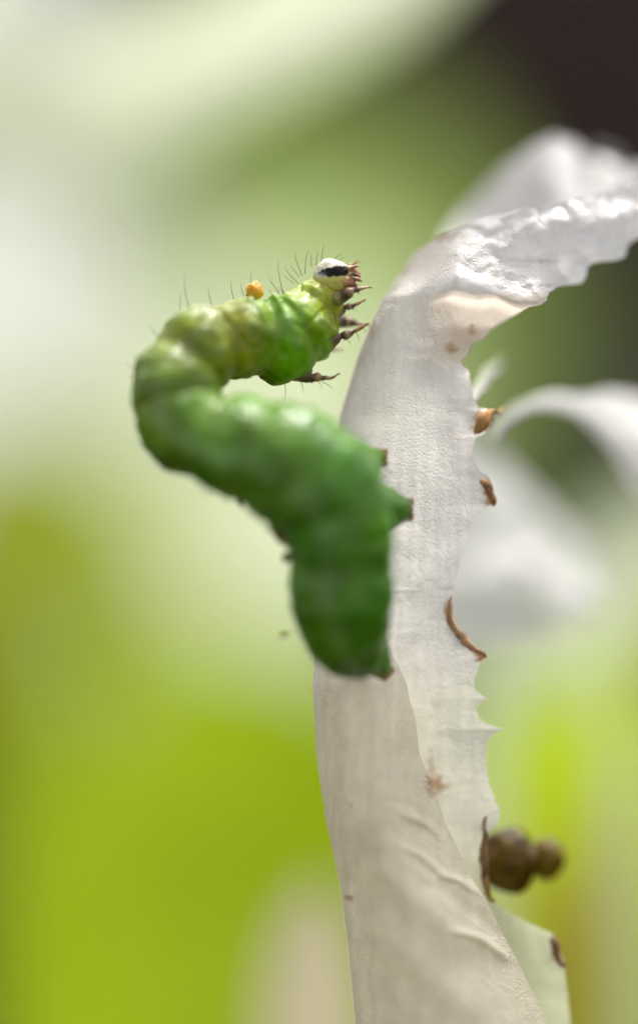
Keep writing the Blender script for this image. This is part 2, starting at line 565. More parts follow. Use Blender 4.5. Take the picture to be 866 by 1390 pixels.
for py, kr in zip(pys, kk):
    xl, xf = kr[0], kr[1]
    xr = np.interp(py, right[:, 0], right[:, 1])
    xr += 1.6 * noise.noise(Vector((py * 0.13, 4, 0))) + (4.5 * noise.noise(Vector((py * 0.5, 9, 0))) if py < 425 else 0)
    xf += 4 * noise.noise(Vector((py * 0.02, 14, 0))) * smooth(py, 880, 930)
    xm = min(xr, np.interp(py, right[:, 0], right[:, 1]))
    base_r = xl + 190 + 0.05 * (py - 700) if 440 < py < 1240 else xr
    w = min(base_r, xr) - xl
    up = 1 - smooth(py, 640, 880)
    c = np.array([(xr, kr[2]), (xl + 0.72 * w, kr[3]), (xl + 0.42 * w, kr[4]), (xl + (0.16 if up > 0.5 else 0.10) * w, kr[5]),
                  (xl + up * 0.03 * w, kr[6]), (xl + (1 - up) * 0.45 * (xf - xl), kr[7]), (xf, kr[8])])
    ev = 1 - smooth(py, 335, 410)
    c[:, 0] = c[:, 0] * (1 - ev) + (xl + (xr - xl) * np.linspace(1, 0, 7)) * ev
    s = spline(c, NC)
    s[:, 0] = np.where(np.linspace(0, 1, NC) < 0.3, np.minimum(s[:, 0], xr), s[:, 0])
    if py < 525:                                                # the tip folds over: a soft lip with a hollow under it
        xx = s[:, 0]
        ytop = np.interp(xx, [530, 562, 602, 652, 700, 752, 806, 868, 935], [384, 345, 316, 297, 286, 278, 262, 238, 225])
        ylip = np.interp(xx, [540, 590, 620, 640, 665, 690, 712, 735, 760], [402, 396, 392, 393, 398, 404, 409, 414, 416]) + 2.5 * np.sin(xx * 0.11)
        lip = smooth(xx, 552, 625) * (1 - smooth(xx, 712, 760))
        e = py - ylip
        df = 0.15 + 1.9 * smooth(xx, 690, 900) + 0.7 * (1 - smooth(py - ytop, 0, 50))
        df = df - lip * np.where(e < 0, 1.25 * np.exp(-(e / 34) ** 2), 1.25 * np.exp(-(e / 11) ** 2)) + lip * 0.75 * smooth(e, 0, 16) * (1 - smooth(py, 440, 500))
        B = smooth(xx, 535, 625) * (1 - smooth(py, 480, 522))
        s[:, 1] = s[:, 1] * (1 - B) + df * B
    rows_q.append(np.stack((s[:, 0], np.full(NC, py)), 1))
    rows_v.append(np.array([P(a, py, d) for a, d in s]))
    rows_u.append(np.linspace(0, 1, NC))
v = np.vstack(rows_v)
q = np.vstack(rows_q)
uu = np.concatenate(rows_u)
# creases: long lengthwise folds and slanting wrinkles on the rolled front
q2 = q + 6 * np.stack([[noise.noise(Vector((a * 0.02, b * 0.02, 5))) for a, b in q], [noise.noise(Vector((a * 0.02, b * 0.02, 9))) for a, b in q]], 1)
front = smooth(uu, 0.62, 0.74) * smooth(q[:, 1], 860, 960)
diag = (q2[:, 1] - 0.62 * q2[:, 0])
wr = np.array([noise.noise(Vector((a * 0.055, b * 0.010, 2.0))) for a, b in zip(diag, q2[:, 0] + 0.62 * q2[:, 1])])
wr = 1 - 2 * np.abs(wr)
for x0, y0, x1, y1, wd, amp in ((548, 1106, 596, 1138, 4, 0.18), (530, 1096, 570, 1116, 4, 0.08), (550, 1152, 604, 1192, 3.5, 0.17), (600, 1188, 645, 1212, 5, 0.18),
                                (520, 1120, 600, 1190, 13, -0.10), (618, 1262, 690, 1305, 5, 0.20), (500, 1180, 640, 1290, 20, 0.16),
                                (575, 1195, 680, 1270, 10, -0.12), (500, 1060, 570, 1100, 14, 0.06), (490, 1260, 640, 1370, 20, 0.16)):
    ax, ay = x1 - x0, y1 - y0
    ll = math.hypot(ax, ay)
    sa = ((q2[:, 0] - x0) * ax + (q2[:, 1] - y0) * ay) / ll
    sb = ((q2[:, 0] - x0) * -ay + (q2[:, 1] - y0) * ax) / ll + 5 * np.sin(sa / ll * 3)
    v[:, 1] -= front * amp * np.exp(-(sb / wd) ** 2) * smooth(sa, -15, 15) * (1 - smooth(sa, ll - 15, ll + 15))
for x0, sl, a, wd in ((465, 0.05, 0.10, 10), (482, 0.04, -0.06, 10), (505, 0.08, 0.07, 11), (530, 0.14, -0.07, 10)):
    xx = x0 + sl * (q2[:, 1] - 930)
    v[:, 1] -= front * a * np.exp(-((q2[:, 0] - xx) / wd) ** 2)
for (a, b, rx, ry, amp) in ((474, 1215, 7, 8, 0.22), (474, 1170, 9, 40, 0.14)):
    v[:, 1] -= front * amp * np.exp(-((q[:, 0] - a) / rx) ** 2 - ((q[:, 1] - b) / ry) ** 2)
crk = smooth(q[:, 0], 570, 690) * (1 - smooth(q[:, 1], 395, 425))
v[:, 1] += crk * (0.36 * nz(v, 0.5, 8.0) + 0.26 * nz(v, 1.2, 3.0) + 0.10 * nz(v, 2.6, 1.0))
v[:, 2] += crk * 0.08 * nz(v, 1.2, 5.0)
v[:, 1] += 0.16 * nz(v, 0.45, 2.2) + 0.04 * nz(v, 1.3, 4.0) + 0.008 * nz(v, 4.0, 6.0)
cc = np.repeat(IVORY[None], len(v), 0)
g = (smooth(q[:, 1], 820, 1150))[:, None]
cc = cc * (1 - g) + CREAM * g
milky = (smooth(q[:, 1], 850, 1000) * (1 - smooth(uu, 0.45, 0.6)))[:, None]
cc = cc * (1 - milky) + np.array((0.87, 0.84, 0.70)) * milky
st = np.array([noise.noise(Vector((a * 0.11, b * 0.006, 3.0))) + 0.6 * noise.noise(Vector((a * 0.03, b * 0.012, 7.0))) for a, b in q2])
cc = cc * (1 + 0.10 * st)[:, None]
skinny = (front * smooth(q[:, 0], 425, 440))[:, None] * 0.9
cc = cc * (1 - skinny) + np.array((0.86, 0.78, 0.63)) * (1 + 0.10 * st)[:, None] * skinny
bk = (smooth(q[:, 1], 1120, 1250) * (1 - smooth(uu, 0.2, 0.45)))[:, None] * 0.6
cc = cc * (1 - bk) + np.array((0.55, 0.62, 0.30)) * bk
tan = ((1 - smooth(q[:, 1], 560, 700)) * smooth(uu, 0.5, 0.75))[:, None] * 0.35
cc = cc * (1 - tan) + np.array((0.62, 0.50, 0.36)) * tan
white = (smooth(q[:, 0], 560, 680) * (1 - smooth(q[:, 1], 385, 420)))[:, None]
cc = cc * (1 - white) + np.array((0.86, 0.83, 0.83)) * white
poc = (smooth(q[:, 0], 560, 620) * smooth(q[:, 1], 392, 408) * (1 - smooth(q[:, 1], 488, 505)))[:, None] * 0.7
cc = cc * (1 - poc) + np.array((0.82, 0.69, 0.56)) * poc
cc = stain(cc, q, [(641, 446, 8, 7, 0.7), (613, 473, 10, 8, 0.6), (628, 460, 30, 20, 0.12), (658, 572, 17, 17, 1), (664, 668, 9, 24, 1), (592, 1066, 18, 16, 0.75), (586, 1042, 6, 26, 0.5), (657, 1160, 5, 45, 0.9), (757, 1290, 9, 18, 1),
                   (474, 1218, 8, 5, 0.6), (476, 1095, 3, 9, 0.5), (600, 322, 30, 8, 0.4), (545, 366, 12, 10, 0.45), (505, 440, 5, 26, 0.25)])
bite = ((q[:, 1] > 806) & (q[:, 1] < 897))
dist = np.interp(q[:, 1], right[:, 0], right[:, 1]) - q[:, 0]
f = (bite * (1 - smooth(dist, 7, 13)) * smooth(q[:, 1], 806, 830))[:, None]
cc = cc * (1 - f) + (RUST * 1.25) * f
blade = build('blade', v, grid_faces(len(pys), NC), PALE, pale, cc)

def along(poly, n):
    s = np.concatenate(([0], np.cumsum(np.linalg.norm(np.diff(poly, axis=0), axis=1))))
    t = np.linspace(0, s[-1], n)
    return np.stack([np.interp(t, s, poly[:, i]) for i in (0, 1)], 1)


def lobe(name, outline_a, outline_b, parent, d_fn, color, n=90, m=26, thick=0.14, rough_amp=0.25, stains=(), seed=0.0):
    """sheet between two outlines (px, py); d_fn(s, w, px, py) gives its depth in mm"""
    a, b = along(np.array(outline_a, float), n), along(np.array(outline_b, float), n)
    jag = np.stack([[noise.noise(Vector((i_ * 0.33, seed, k_))) for i_ in range(n)] for k_ in (0, 7)], 1)
    a, b = a + 5 * jag, b - 5 * jag[::-1]
    vv, qq = [], []
    for i in range(n):
        for w in np.linspace(0, 1, m):
            pt = a[i] * (1 - w) + b[i] * w
            vv.append(P(pt[0], pt[1], d_fn(i / (n - 1), w, *pt)))
            qq.append(pt)
    vv, qq = np.array(vv), np.array(qq)
    vv[:, 1] += rough_amp * nz(vv, 0.5, seed) + 0.3 * rough_amp * nz(vv, 1.7, seed + 3)
    cl = np.repeat(np.array(color)[None], len(vv), 0)
    cl = stain(cl, qq, stains)
    return build(name, vv, grid_faces(n, m), PALE, parent, cl)


lobe('rear_lobe', [(600, 330), (622, 296), (655, 262), (690, 222), (720, 198), (748, 184), (775, 190), (800, 212), (835, 208), (850, 232), (900, 228)],
     [(640, 400), (680, 360), (700, 340), (720, 330), (740, 320), (760, 310), (780, 300), (800, 290), (830, 280), (860, 262), (900, 262)],
     pale, lambda s, w, x, y: 8.0 - 3.0 * w + 1.6 * math.sin(s * 9), (0.78, 0.75, 0.74),
     stains=[], seed=1.0)
lobe('torn_shred', [(628, 545), (645, 520), (660, 500), (682, 486)], [(640, 552), (655, 530), (668, 512), (684, 488)], pale,
     lambda s, w, x, y: 1.0 + 4.5 * s, (0.74, 0.74, 0.60), n=24, m=6, rough_amp=0.1)

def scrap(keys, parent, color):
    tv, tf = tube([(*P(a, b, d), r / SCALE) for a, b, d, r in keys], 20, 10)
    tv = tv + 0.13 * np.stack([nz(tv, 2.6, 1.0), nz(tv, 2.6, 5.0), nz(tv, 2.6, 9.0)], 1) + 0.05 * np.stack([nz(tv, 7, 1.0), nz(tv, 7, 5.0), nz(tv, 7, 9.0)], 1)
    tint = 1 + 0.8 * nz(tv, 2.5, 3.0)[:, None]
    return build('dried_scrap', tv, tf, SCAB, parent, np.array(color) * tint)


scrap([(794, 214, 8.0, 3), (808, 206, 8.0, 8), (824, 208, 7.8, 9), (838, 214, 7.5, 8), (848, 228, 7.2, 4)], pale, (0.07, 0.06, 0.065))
scrap([(646, 588, 0.4, 4), (652, 576, 0.2, 9), (660, 566, 0.3, 9), (672, 560, 0.8, 3), (688, 556, 2.5, 1.2)], pale, (0.46, 0.24, 0.07))
scrap([(654, 650, 0.4, 3), (661, 660, 0.3, 5.5), (666, 674, 0.3, 5), (669, 688, 0.5, 2)], pale, (0.36, 0.17, 0.06))
scrap([(612, 808, 0.3, 1.5), (611, 828, 0.3, 4), (616, 850, 0.3, 5), (631, 868, 0.3, 5), (646, 882, 0.3, 4.5), (659, 893, 0.4, 1.5)], pale, (0.42, 0.24, 0.12))
scrap([(658, 1108, 0.6, 2), (655, 1135, 0.6, 3.2), (657, 1165, 0.7, 5.5), (659, 1195, 0.9, 4), (668, 1225, 1.0, 3)], pale, (0.22, 0.12, 0.04))
scrap([(748, 1272, 1.2, 3), (753, 1282, 1.2, 6), (757, 1298, 1.2, 7), (762, 1312, 1.3, 5)], pale, (0.16, 0.07, 0.03))

# ------------------------------------------------------------------ blurred pale leaves to the right
arch = root('withered_leaf', P(900, 1000, 14), 'arched white withered strand, blurred, reaching right from the ragged edge', 'leaf', 'white withered leaves')
lobe('blade', [(664, 588), (690, 556), (715, 541), (745, 533), (785, 536), (830, 530), (880, 540), (960, 560)],
     [(672, 596), (698, 568), (722, 555), (750, 553), (790, 568), (830, 612), (866, 668), (950, 780)],
     arch, lambda s, w, x, y: 4 + 5 * s + 2 * math.sin(w * 3.1), (0.78, 0.77, 0.75), seed=4.0, rough_amp=0.9)
sheet = root('withered_leaf', P(700, 1000, 22), 'wide white withered sheet, blurred, behind the ragged edge of the upright leaf', 'leaf', 'white withered leaves')
lobe('blade', [(600, 560), (640, 590), (680, 630), (720, 672), (760, 715), (800, 750), (830, 800)],
     [(560, 900), (600, 890), (640, 880), (680, 870), (720, 860), (770, 850), (820, 835)],
     sheet, lambda s, w, x, y: 14 + 4 * s - 5 * w - 1.5 * math.sin(w * 3.1), (0.84, 0.83, 0.79), seed=6.0, rough_amp=0.9)

# ------------------------------------------------------------------ brown droppings stuck to the edge
for i, (a, b, d, r, lab) in enumerate(((690, 1168, 2.6, 41, 'larger dark olive brown dropping stuck on the brown leaf edge'),
                                       (739, 1165, 3.2, 29, 'smaller olive brown dropping, beside the larger one'))):
    nu, nv = 72, 48
    th = np.linspace(0, 2 * math.pi, nu, endpoint=False)
    ph = np.linspace(0.02, math.pi - 0.02, nv)
    s = np.array([(math.sin(p_) * math.cos(t_), math.sin(p_) * math.sin(t_), math.cos(p_)) for p_ in ph for t_ in th])
    rr = r / SCALE
    s = s * rr * (1 + 0.10 * nz(s, 1.8, 3 + 5 * i) + 0.025 * nz(s, 4.5, 1 + i))[:, None]
    s[:, 2] *= 1.12 if i == 0 else 1.0
    fc = [list(x_) for x_ in grid_faces(nv, nu, True)]
    fc += [list(range(nu))[::-1], list(range((nv - 1) * nu, nv * nu))]
    base = np.array((0.095, 0.055, 0.001)) if i == 0 else np.array((0.13, 0.082, 0.001))
    tint = 1 + 0.5 * nz(s, 2.2, 7.0)[:, None]
    o = build('dropping', s + P(a, b, d), fc, FRASS, None, base * tint, base=P(a, b + r, d))
    tag(o, lab, 'dropping', 'droppings on the leaf edge')

# ------------------------------------------------------------------ the caterpillar
cat = root('caterpillar', P(505, 915, -1.5), 'plump green looping caterpillar with striped head, rearing from the whitish leaf', 'caterpillar')
spine_keys = [  # px, py, depth, radius px, from the neck to the tail
    (452, 380, 0.0, 15), (446, 392, 0.0, 27), (432, 416, -0.05, 42), (410, 443, -0.15, 57), (376, 459, -0.4, 60), (335, 460, -0.8, 54),
    (290, 466, -1.3, 53), (252, 492, -1.8, 58), (238, 535, -2.3, 60), (250, 574, -2.7, 62), (290, 598, -3.2, 64), (345, 612, -3.5, 74),
    (405, 638, -3.6, 84), (447, 682, -3.6, 80), (462, 735, -3.5, 70), (463, 790, -3.3, 69), (467, 840, -3.1, 65), (480, 880, -2.8, 50),
    (494, 906, -2.7, 30), (500, 920, -2.7, 10)]
sk = np.array([(*P(a, b, d), r * (D + d) / D / SCALE) for a, b, d, r in spine_keys])
NSP = 520
sp, LEN = arc_spline(sk, NSP)
sc, sr = sp[:, :3], sp[:, 3]
tt = np.gradient(sc, axis=0)
tt /= np.linalg.norm(tt, axis=1)[:, None]
away = np.array((0, 1.0, 0)) - tt * tt[:, 1:2]
away /= np.linalg.norm(away, axis=1)[:, None]
dors = np.cross(away, tt)
dors /= np.linalg.norm(dors, axis=1)[:, None]
if dors[150, 2] < 0:                                             # the back is on the outside of the loop
    dors = -dors
par = np.linspace(0, 1, NSP)
bounds = np.array([0.0, 0.045, 0.105, 0.165, 0.24, 0.315, 0.395, 0.475, 0.555, 0.64, 0.725, 0.81, 0.90, 1.0])
seg_i = np.clip(np.searchsorted(bounds, par, side='right') - 1, 0, len(bounds) - 2)
seg_s = (par - bounds[seg_i]) / (bounds[seg_i + 1] - bounds[seg_i])
bulge = np.abs(np.sin(math.pi * seg_s)) ** 0.55
puff = np.interp(par, [0, 0.2, 0.45, 0.7, 1], [0.25, 0.22, 0.16, 0.075, 0.05])
rad = sr * (1.03 - puff + puff * bulge + 0.012 * np.cos(seg_s * 6 * math.pi))
NR = 96
th = np.linspace(0, 2 * math.pi, NR, endpoint=False)             # 0 = back, pi = belly, pi/2 = far side
lat = 1 + 0.05 * bulge[:, None] * np.exp(-((np.abs(((th - math.pi) + math.pi) % (2 * math.pi) - math.pi)[None] - 1.95) / 0.35) ** 2)
lat = lat + 0.03 * bulge[:, None] * np.exp(-((np.abs(((th) + math.pi) % (2 * math.pi) - math.pi)[None] - 0.6) / 0.3) ** 2)
bv = sc[:, None] + (rad[:, None] * lat)[..., None] * (np.cos(th)[None, :, None] * dors[:, None] + np.sin(th)[None, :, None] * away[:, None])
bv = bv.reshape(-1, 3)
bf = [list(x_) for x_ in grid_faces(NSP, NR, True)] + [list(range(NR))[::-1], list(range((NSP - 1) * NR, NSP * NR))]
shapes = [(bv, bf)]


def px_tube(keys, n=24, m=20):
    return tube([(*P(a, b, d), r / SCALE) for a, b, d, r in keys], n, m)


prolegs = [
    [(455, 640, -2.2, 48), (488, 630, -1.7, 34), (505, 624, -1.4, 18), (515, 622, -1.3, 12), (521, 622, -1.25, 10)],
    [(470, 700, -2.4, 58), (510, 694, -1.9, 40), (535, 692, -1.5, 24), (549, 692, -1.3, 16), (556, 692, -1.25, 13)],
    [(425, 715, -2.9, 40), (400, 712, -3.0, 22), (388, 716, -3.0, 13), (382, 719, -3.0, 9)],
    [(490, 870, -2.2, 40), (508, 895, -1.9, 26), (520, 908, -1.7, 15), (526, 914, -1.6, 9)]]
for k in prolegs:
    shapes.append(px_tube(k))
vs_, fs_, off = [], [], 0
for a, b in shapes:
    vs_.append(a)
    fs_ += [[i + off for i in f_] for f_ in b]
    off += len(a)
bv, bf, bn = remesh(np.vstack(vs_), fs_, 0.055)

# nearest spine sample of each vertex
idx = np.empty(len(bv), int)
for s0 in range(0, len(bv), 4000):
    idx[s0:s0 + 4000] = (((bv[s0:s0 + 4000, None] - sc[None, ::2]) ** 2).sum(-1)).argmin(1) * 2
t_v = par[idx]
rel = bv - sc[idx]
ang = np.arctan2((rel * away[idx]).sum(1), (rel * dors[idx]).sum(1))       # 0 at the back
flat_p = np.stack((t_v * LEN, rad[idx] * np.sin(ang), rad[idx] * np.cos(ang)), 1)
bv = bv + bn * ((0.07 + 0.10 * (1 - smooth(t_v, 0.45, 0.8))) * nz(bv, 0.8, 2.0) + 0.040 * nz(bv, 2.6, 5.0) + 0.018 * nz(bv, 6.0, 8.0))[:, None]
fold = np.interp(t_v, [0, 0.03, 0.2, 0.4, 1], [0, 1, 1, 0.4, 0.15])
bv = bv + bn * (fold * (0.10 * nz(bv, 0.8, 41.0) - 0.09 * np.exp(-(nz(bv, 0.75, 44.0) / 0.07) ** 2)))[:, None]
# pale warts, two rows on each side of each segment
wart = np.zeros(len(bv))
wart_at = []
for i in range(1, len(bounds) - 1):
    for fr, a in ((0.36, 0.42), (0.64, 0.75), (0.5, 1.25), (0.45, 1.85)):
        for sgn in (-1, 1):
            t0 = bounds[i] + fr * (bounds[i + 1] - bounds[i])
            j = int(t0 * (NSP - 1))
            a0 = sgn * a
            c0 = sc[j] + rad[j] * (math.cos(a0) * dors[j] + math.sin(a0) * away[j])
            n0 = math.cos(a0) * dors[j] + math.sin(a0) * away[j]
            wart_at.append((c0, n0, t0))
            wart = np.maximum(wart, np.exp(-((bv - c0) ** 2).sum(1) / 0.13 ** 2))
bv = bv + bn * (0.09 * wart)[:, None]

# pigment: lime thorax, olive middle where the gut shows, deeper green tail; thin pale stripes along the back
stops = np.array([0, 0.06, 0.14, 0.22, 0.32, 0.42, 0.55, 0.75, 1.0])
cols = np.array([(0.32, 0.36, 0.03), (0.24, 0.34, 0.006), (0.14, 0.32, 0.001), (0.20, 0.23, 0.001), (0.14, 0.20, 0.001), (0.105, 0.21, 0.003),
                 (0.09, 0.225, 0.008), (0.065, 0.20, 0.002), (0.065, 0.20, 0.002)])
pc = np.stack([np.interp(t_v, stops, cols[:, j]) for j in range(3)], 1)
mott = nz(bv, 0.9, 11.0, 3)
pc *= (1 + 0.38 * mott)[:, None]
pc[:, 0] *= 1 + 0.25 * nz(bv, 0.55, 15.0)
milk = np.array((0.50, 0.56, 0.38))
aa = np.abs(ang)
for a0, wd, st in ((0.16, 0.09, 0.22), (0.52, 0.08, 0.18), (1.30, 0.16, 0.14)):
    f = (st * np.exp(-((aa - a0 - 0.03 * nz(flat_p, 1.2, 20 + a0)) / wd) ** 2) * (0.7 + 0.6 * nz(bv, 2.0, 30 + a0)))[:, None].clip(0, 1)
    pc = pc * (1 - f) + milk * f
si = np.clip(np.searchsorted(bounds, t_v, side='right') - 1, 0, len(bounds) - 2)
ss = (t_v - bounds[si]) / (bounds[si + 1] - bounds[si])
crease = (np.exp(-(np.minimum(ss, 1 - ss) / 0.07) ** 2) * np.interp(t_v, [0, 0.4, 0.6, 1], [0.22, 0.2, 0.06, 0.05]))[:, None]
pc = pc * (1 - crease) + np.array((0.34, 0.37, 0.08)) * crease
pc = pc * (1 - 0.3 * wart[:, None]) + milk * 0.3 * wart[:, None]
for k in prolegs:                                                # brown soles of the prolegs
    c0 = P(*k[-1][:3])
    f = (1.3 * np.exp(-((bv - c0) ** 2).sum(1) / 0.26 ** 2))[:, None].clip(0, 1)
    pc = pc * (1 - f) + np.array((0.32, 0.12, 0.05)) * f
build('body', bv, bf, SKIN, cat, pc)

# hooks on the feet
for k in prolegs:
    a, b, d, r = k[-1]
    cx, cy = a - k[-2][0], b - k[-2][1]
    ln = math.hypot(cx, cy)
    cx, cy = cx / ln, cy / ln
    hv, hf, off = [], [], 0
    for j in range(9):
        o_ = (j - 4) / 4 * r
        st = (a - cx * 3 - cy * o_, b - cy * 3 + cx * o_, d + 0.18 * math.sin(j * 2.1), 2.6)
        en = (a + cx * (4 + 2 * random.random()) - cy * o_ * 1.1, b + cy * (4 + 2 * random.random()) + cx * o_ * 1.1, d + 0.22 * math.sin(j * 2.1) + 0.05, 1.2)
        tv, tf = px_tube([st, ((st[0] + en[0]) / 2, (st[1] + en[1]) / 2, d + 0.2 * math.sin(j * 2.1), 2.4), en], 6, 6)
        hv.append(tv)
        hf += [[i + off for i in f_] for f_ in tf]
        off += len(tv)
    hv = np.vstack(hv)
    build('crochet_hooks', hv, hf, CHITIN, cat, np.repeat(np.array([(0.36, 0.14, 0.06)]), len(hv), 0))

# head capsule
nu, nv = 120, 90
th = np.linspace(0, 2 * math.pi, nu, endpoint=False)
ph = np.linspace(0.01, math.pi - 0.01, nv)
hs = np.array([(math.sin(p_) * math.cos(t_), math.sin(p_) * math.sin(t_), math.cos(p_)) for p_ in ph for t_ in th])
hc = P(452, 376, -0.05)
hx, hy, hz = 27 / SCALE, 24 / SCALE, 24 / SCALE
hp = hs * np.array((hx, hy, hz))
tilt = R(-14)
hp[:, 2] += 0.10 * hs[:, 2] * (hs[:, 0] < 0) * (-hs[:, 0])
hp = np.stack((hp[:, 0] * math.cos(tilt) - hp[:, 2] * math.sin(tilt), hp[:, 1], hp[:, 0] * math.sin(tilt) + hp[:, 2] * math.cos(tilt)), 1)
hv = hp + hc
hv = hv + hs * (0.012 * nz(hv, 5.0, 2.0))[:, None]
hf = [list(x_) for x_ in grid_faces(nv, nu, True)] + [list(range(nu))[::-1], list(range((nv - 1) * nu, nv * nu))]
lx, lz = hp[:, 0] * SCALE, hp[:, 2] * SCALE                       # px from the middle of the head
wob = 1.7 * nz(hv, 9.0, 4.0)
hcol = np.array((0.62, 0.60, 0.46)) * (1 + 0.35 * nz(hv, 6.0, 9.0) - 0.5 * smooth(nz(hv, 14.0, 3.0), 0.25, 0.5))[:, None]
yel = smooth(-lz + wob, -6, 3)[:, None]
hcol = hcol * (1 - yel) + np.array((0.56, 0.52, 0.14)) * yel
brn = smooth(lx + wob - 0.35 * lz, 17, 24)[:, None]
hcol = hcol * (1 - brn) + np.array((0.26, 0.15, 0.07)) * brn
zc = 6.0 + 0.10 * lx
half = np.interp(lx, [-22, -16, -6, 6, 18, 23], [0.0, 3.6, 6.2, 7.4, 6.8, 0.0])
blk = (smooth(half - np.abs(lz - zc) + wob * 0.9, -0.9, 0.9) * (lx > -22) * (lx < 23))[:, None]
hcol = hcol * (1 - blk) + np.array((0.008, 0.006, 0.006)) * blk
blue = (np.exp(-((lx + 17) / 6) ** 2 - ((lz - 1) / 4) ** 2) * 0.5)[:, None]
hcol = hcol * (1 - blue) + np.array((0.55, 0.60, 0.66)) * blue
dots = np.zeros(len(hv))
for a, b in ((-3, 16), (9, 14), (12, -7), (2, -9), (17, 12)):
    dots = np.maximum(dots, np.exp(-((lx - a) ** 2 + (lz - b) ** 2) / 1.0 ** 2))
hcol = hcol * (1 - 0.8 * dots[:, None]) + np.array((0.05, 0.03, 0.02)) * 0.8 * dots[:, None]
head = build('head', hv, hf, HEAD, cat, hcol)


def limb(name, keys, parent, colors, n=30, m=12, joints=()):
    """jointed tapered limb; colours given along its length"""
    kx = [(*P(a, b, d), r / SCALE) for a, b, d, r in keys]
    tv, tf = tube(kx, n, m)
    s = np.concatenate((np.repeat(np.linspace(0, 1, n), m), (0, 1)))
    pos = np.linspace(0, 1, len(colors))
    cl = np.stack([np.interp(s, pos, np.array(colors)[:, j]) for j in range(3)], 1)
    cl *= (1 + 0.5 * nz(tv, 7.0, keys[0][0]))[:, None]
    tv = tv + 0.012 * np.stack([nz(tv, 7, 1.0), nz(tv, 7, 2.0), nz(tv, 7, 3.0)], 1)
    return build(name, tv, tf, CHITIN, parent, cl)


GLASSY, DARK, TAN, RED = (0.24, 0.21, 0.07), (0.03, 0.02, 0.012), (0.42, 0.26, 0.12), (0.36, 0.15, 0.08)
# mouthparts
limb('mandible', [(468, 382, -0.35, 8), (476, 384, -0.4, 7), (482, 388, -0.4, 3), (485, 391, -0.4, 1)], head, (TAN, RED, DARK))
limb('mandible', [(468, 384, 0.2, 8), (476, 388, 0.2, 7), (481, 394, 0.2, 3), (483, 397, 0.2, 1)], head, (TAN, RED, DARK))
limb('labrum', [(470, 366, -0.1, 7), (477, 369, -0.12, 8.5), (484, 374, -0.12, 6), (487, 379, -0.12, 2.5)], head, (TAN, RED, TAN))
limb('antenna', [(474, 366, -0.45, 3.2), (480, 363, -0.5, 2.6), (484, 361, -0.5, 1.8), (487, 361.5, -0.5, 0.6)], head, (TAN, RED, TAN))
limb('antenna', [(474, 362, 0.4, 3.2), (480, 358, 0.5, 2.6), (485, 356, 0.5, 1.6), (488, 357, 0.5, 0.6)], head, (TAN, RED, TAN))
limb('palp', [(476, 378, -0.4, 3.5), (484, 379, -0.45, 2.8), (490, 381, -0.45, 1.8), (493, 381.5, -0.45, 0.7)], head, (GLASSY, RED, TAN))
limb('palp', [(475, 372, -0.5, 3), (482, 373, -0.55, 2.4), (489, 375, -0.55, 0.8)], head, (TAN, DARK, RED))
# six jointed legs on the thorax
LEGS = [
    [(458, 405, -0.40, 11), (467, 401, -0.55, 8.5), (474, 397, -0.7, 7.5), (480, 394, -0.7, 4.0), (486, 393, -0.7, 3.2), (493, 391, -0.68, 2.2), (502, 390, -0.65, 0.7)],
    [(454, 424, 0.1, 12), (464, 420, 0.15, 7), (469, 417, 0.15, 3.6), (474, 416, 0.15, 4.8), (479, 415, 0.15, 2.6), (486, 412, 0.15, 2.4), (494, 408, 0.15, 0.6)],
    [(448, 436, 0.5, 13), (460, 436, 0.7, 10), (470, 437, 0.8, 8), (478, 438, 0.8, 6), (485, 439, 0.8, 3.4), (491, 440, 0.78, 2.6), (499, 442, 0.75, 0.8)],
    [(446, 464, -0.35, 13), (457, 459, -0.5, 7.5), (463, 456, -0.5, 4.2), (469, 455, -0.5, 6.4), (476, 452, -0.5, 4.6), (480, 450, -0.5, 2.8), (488, 446, -0.5, 2.9), (498, 440, -0.5, 0.7)],
    [(412, 472, 0.8, 16), (425, 475, 1.1, 12), (436, 476, 1.2, 8), (443, 475, 1.2, 4), (450, 475, 1.2, 3), (456, 475, 1.2, 2.2), (463, 475, 1.2, 0.7)],
    [(408, 502, -0.45, 20), (418, 511, -0.58, 10), (425, 513, -0.6, 5.5), (431, 512, -0.6, 6.6), (437, 513, -0.6, 3.6), (443, 513, -0.6, 3.0), (450, 513, -0.6, 2.3), (459, 508, -0.6, 0.6)]]
for k in LEGS:
    lg = limb('leg', k, cat, (GLASSY, GLASSY, (0.12, 0.07, 0.03), DARK, TAN, DARK, TAN, RED, TAN), n=44, m=12)
    e, e0 = k[-1], k[-2]
    dx, dy = (e[0] - e0[0]) * 0.35, (e[1] - e0[1]) * 0.35
    limb('claw', [(e[0] - dx * 0.6, e[1] - dy * 0.6, e[2], 1.7), (e[0] + dx * 0.3, e[1] + dy * 0.3 - 0.4, e[2], 1.2), (e[0] + dx, e[1] + dy + 2.0, e[2], 0.3)],
         lg, (TAN, RED, DARK), n=8, m=6)
    for q_ in range(2):                                          # small spurs
        a, b, d, r = k[random.choice((2, 3, 4))]
        ox, oy = random.uniform(-3, 3), random.uniform(2.5, 5)
        limb('spur', [(a, b + r * 0.3, d - 0.05, 1.3), (a + ox * 0.5, b + r * 0.6 + oy * 0.6, d - 0.06, 0.9), (a + ox, b + r * 0.7 + oy, d - 0.06, 0.2)], lg, (DARK, DARK, TAN), n=6, m=5)

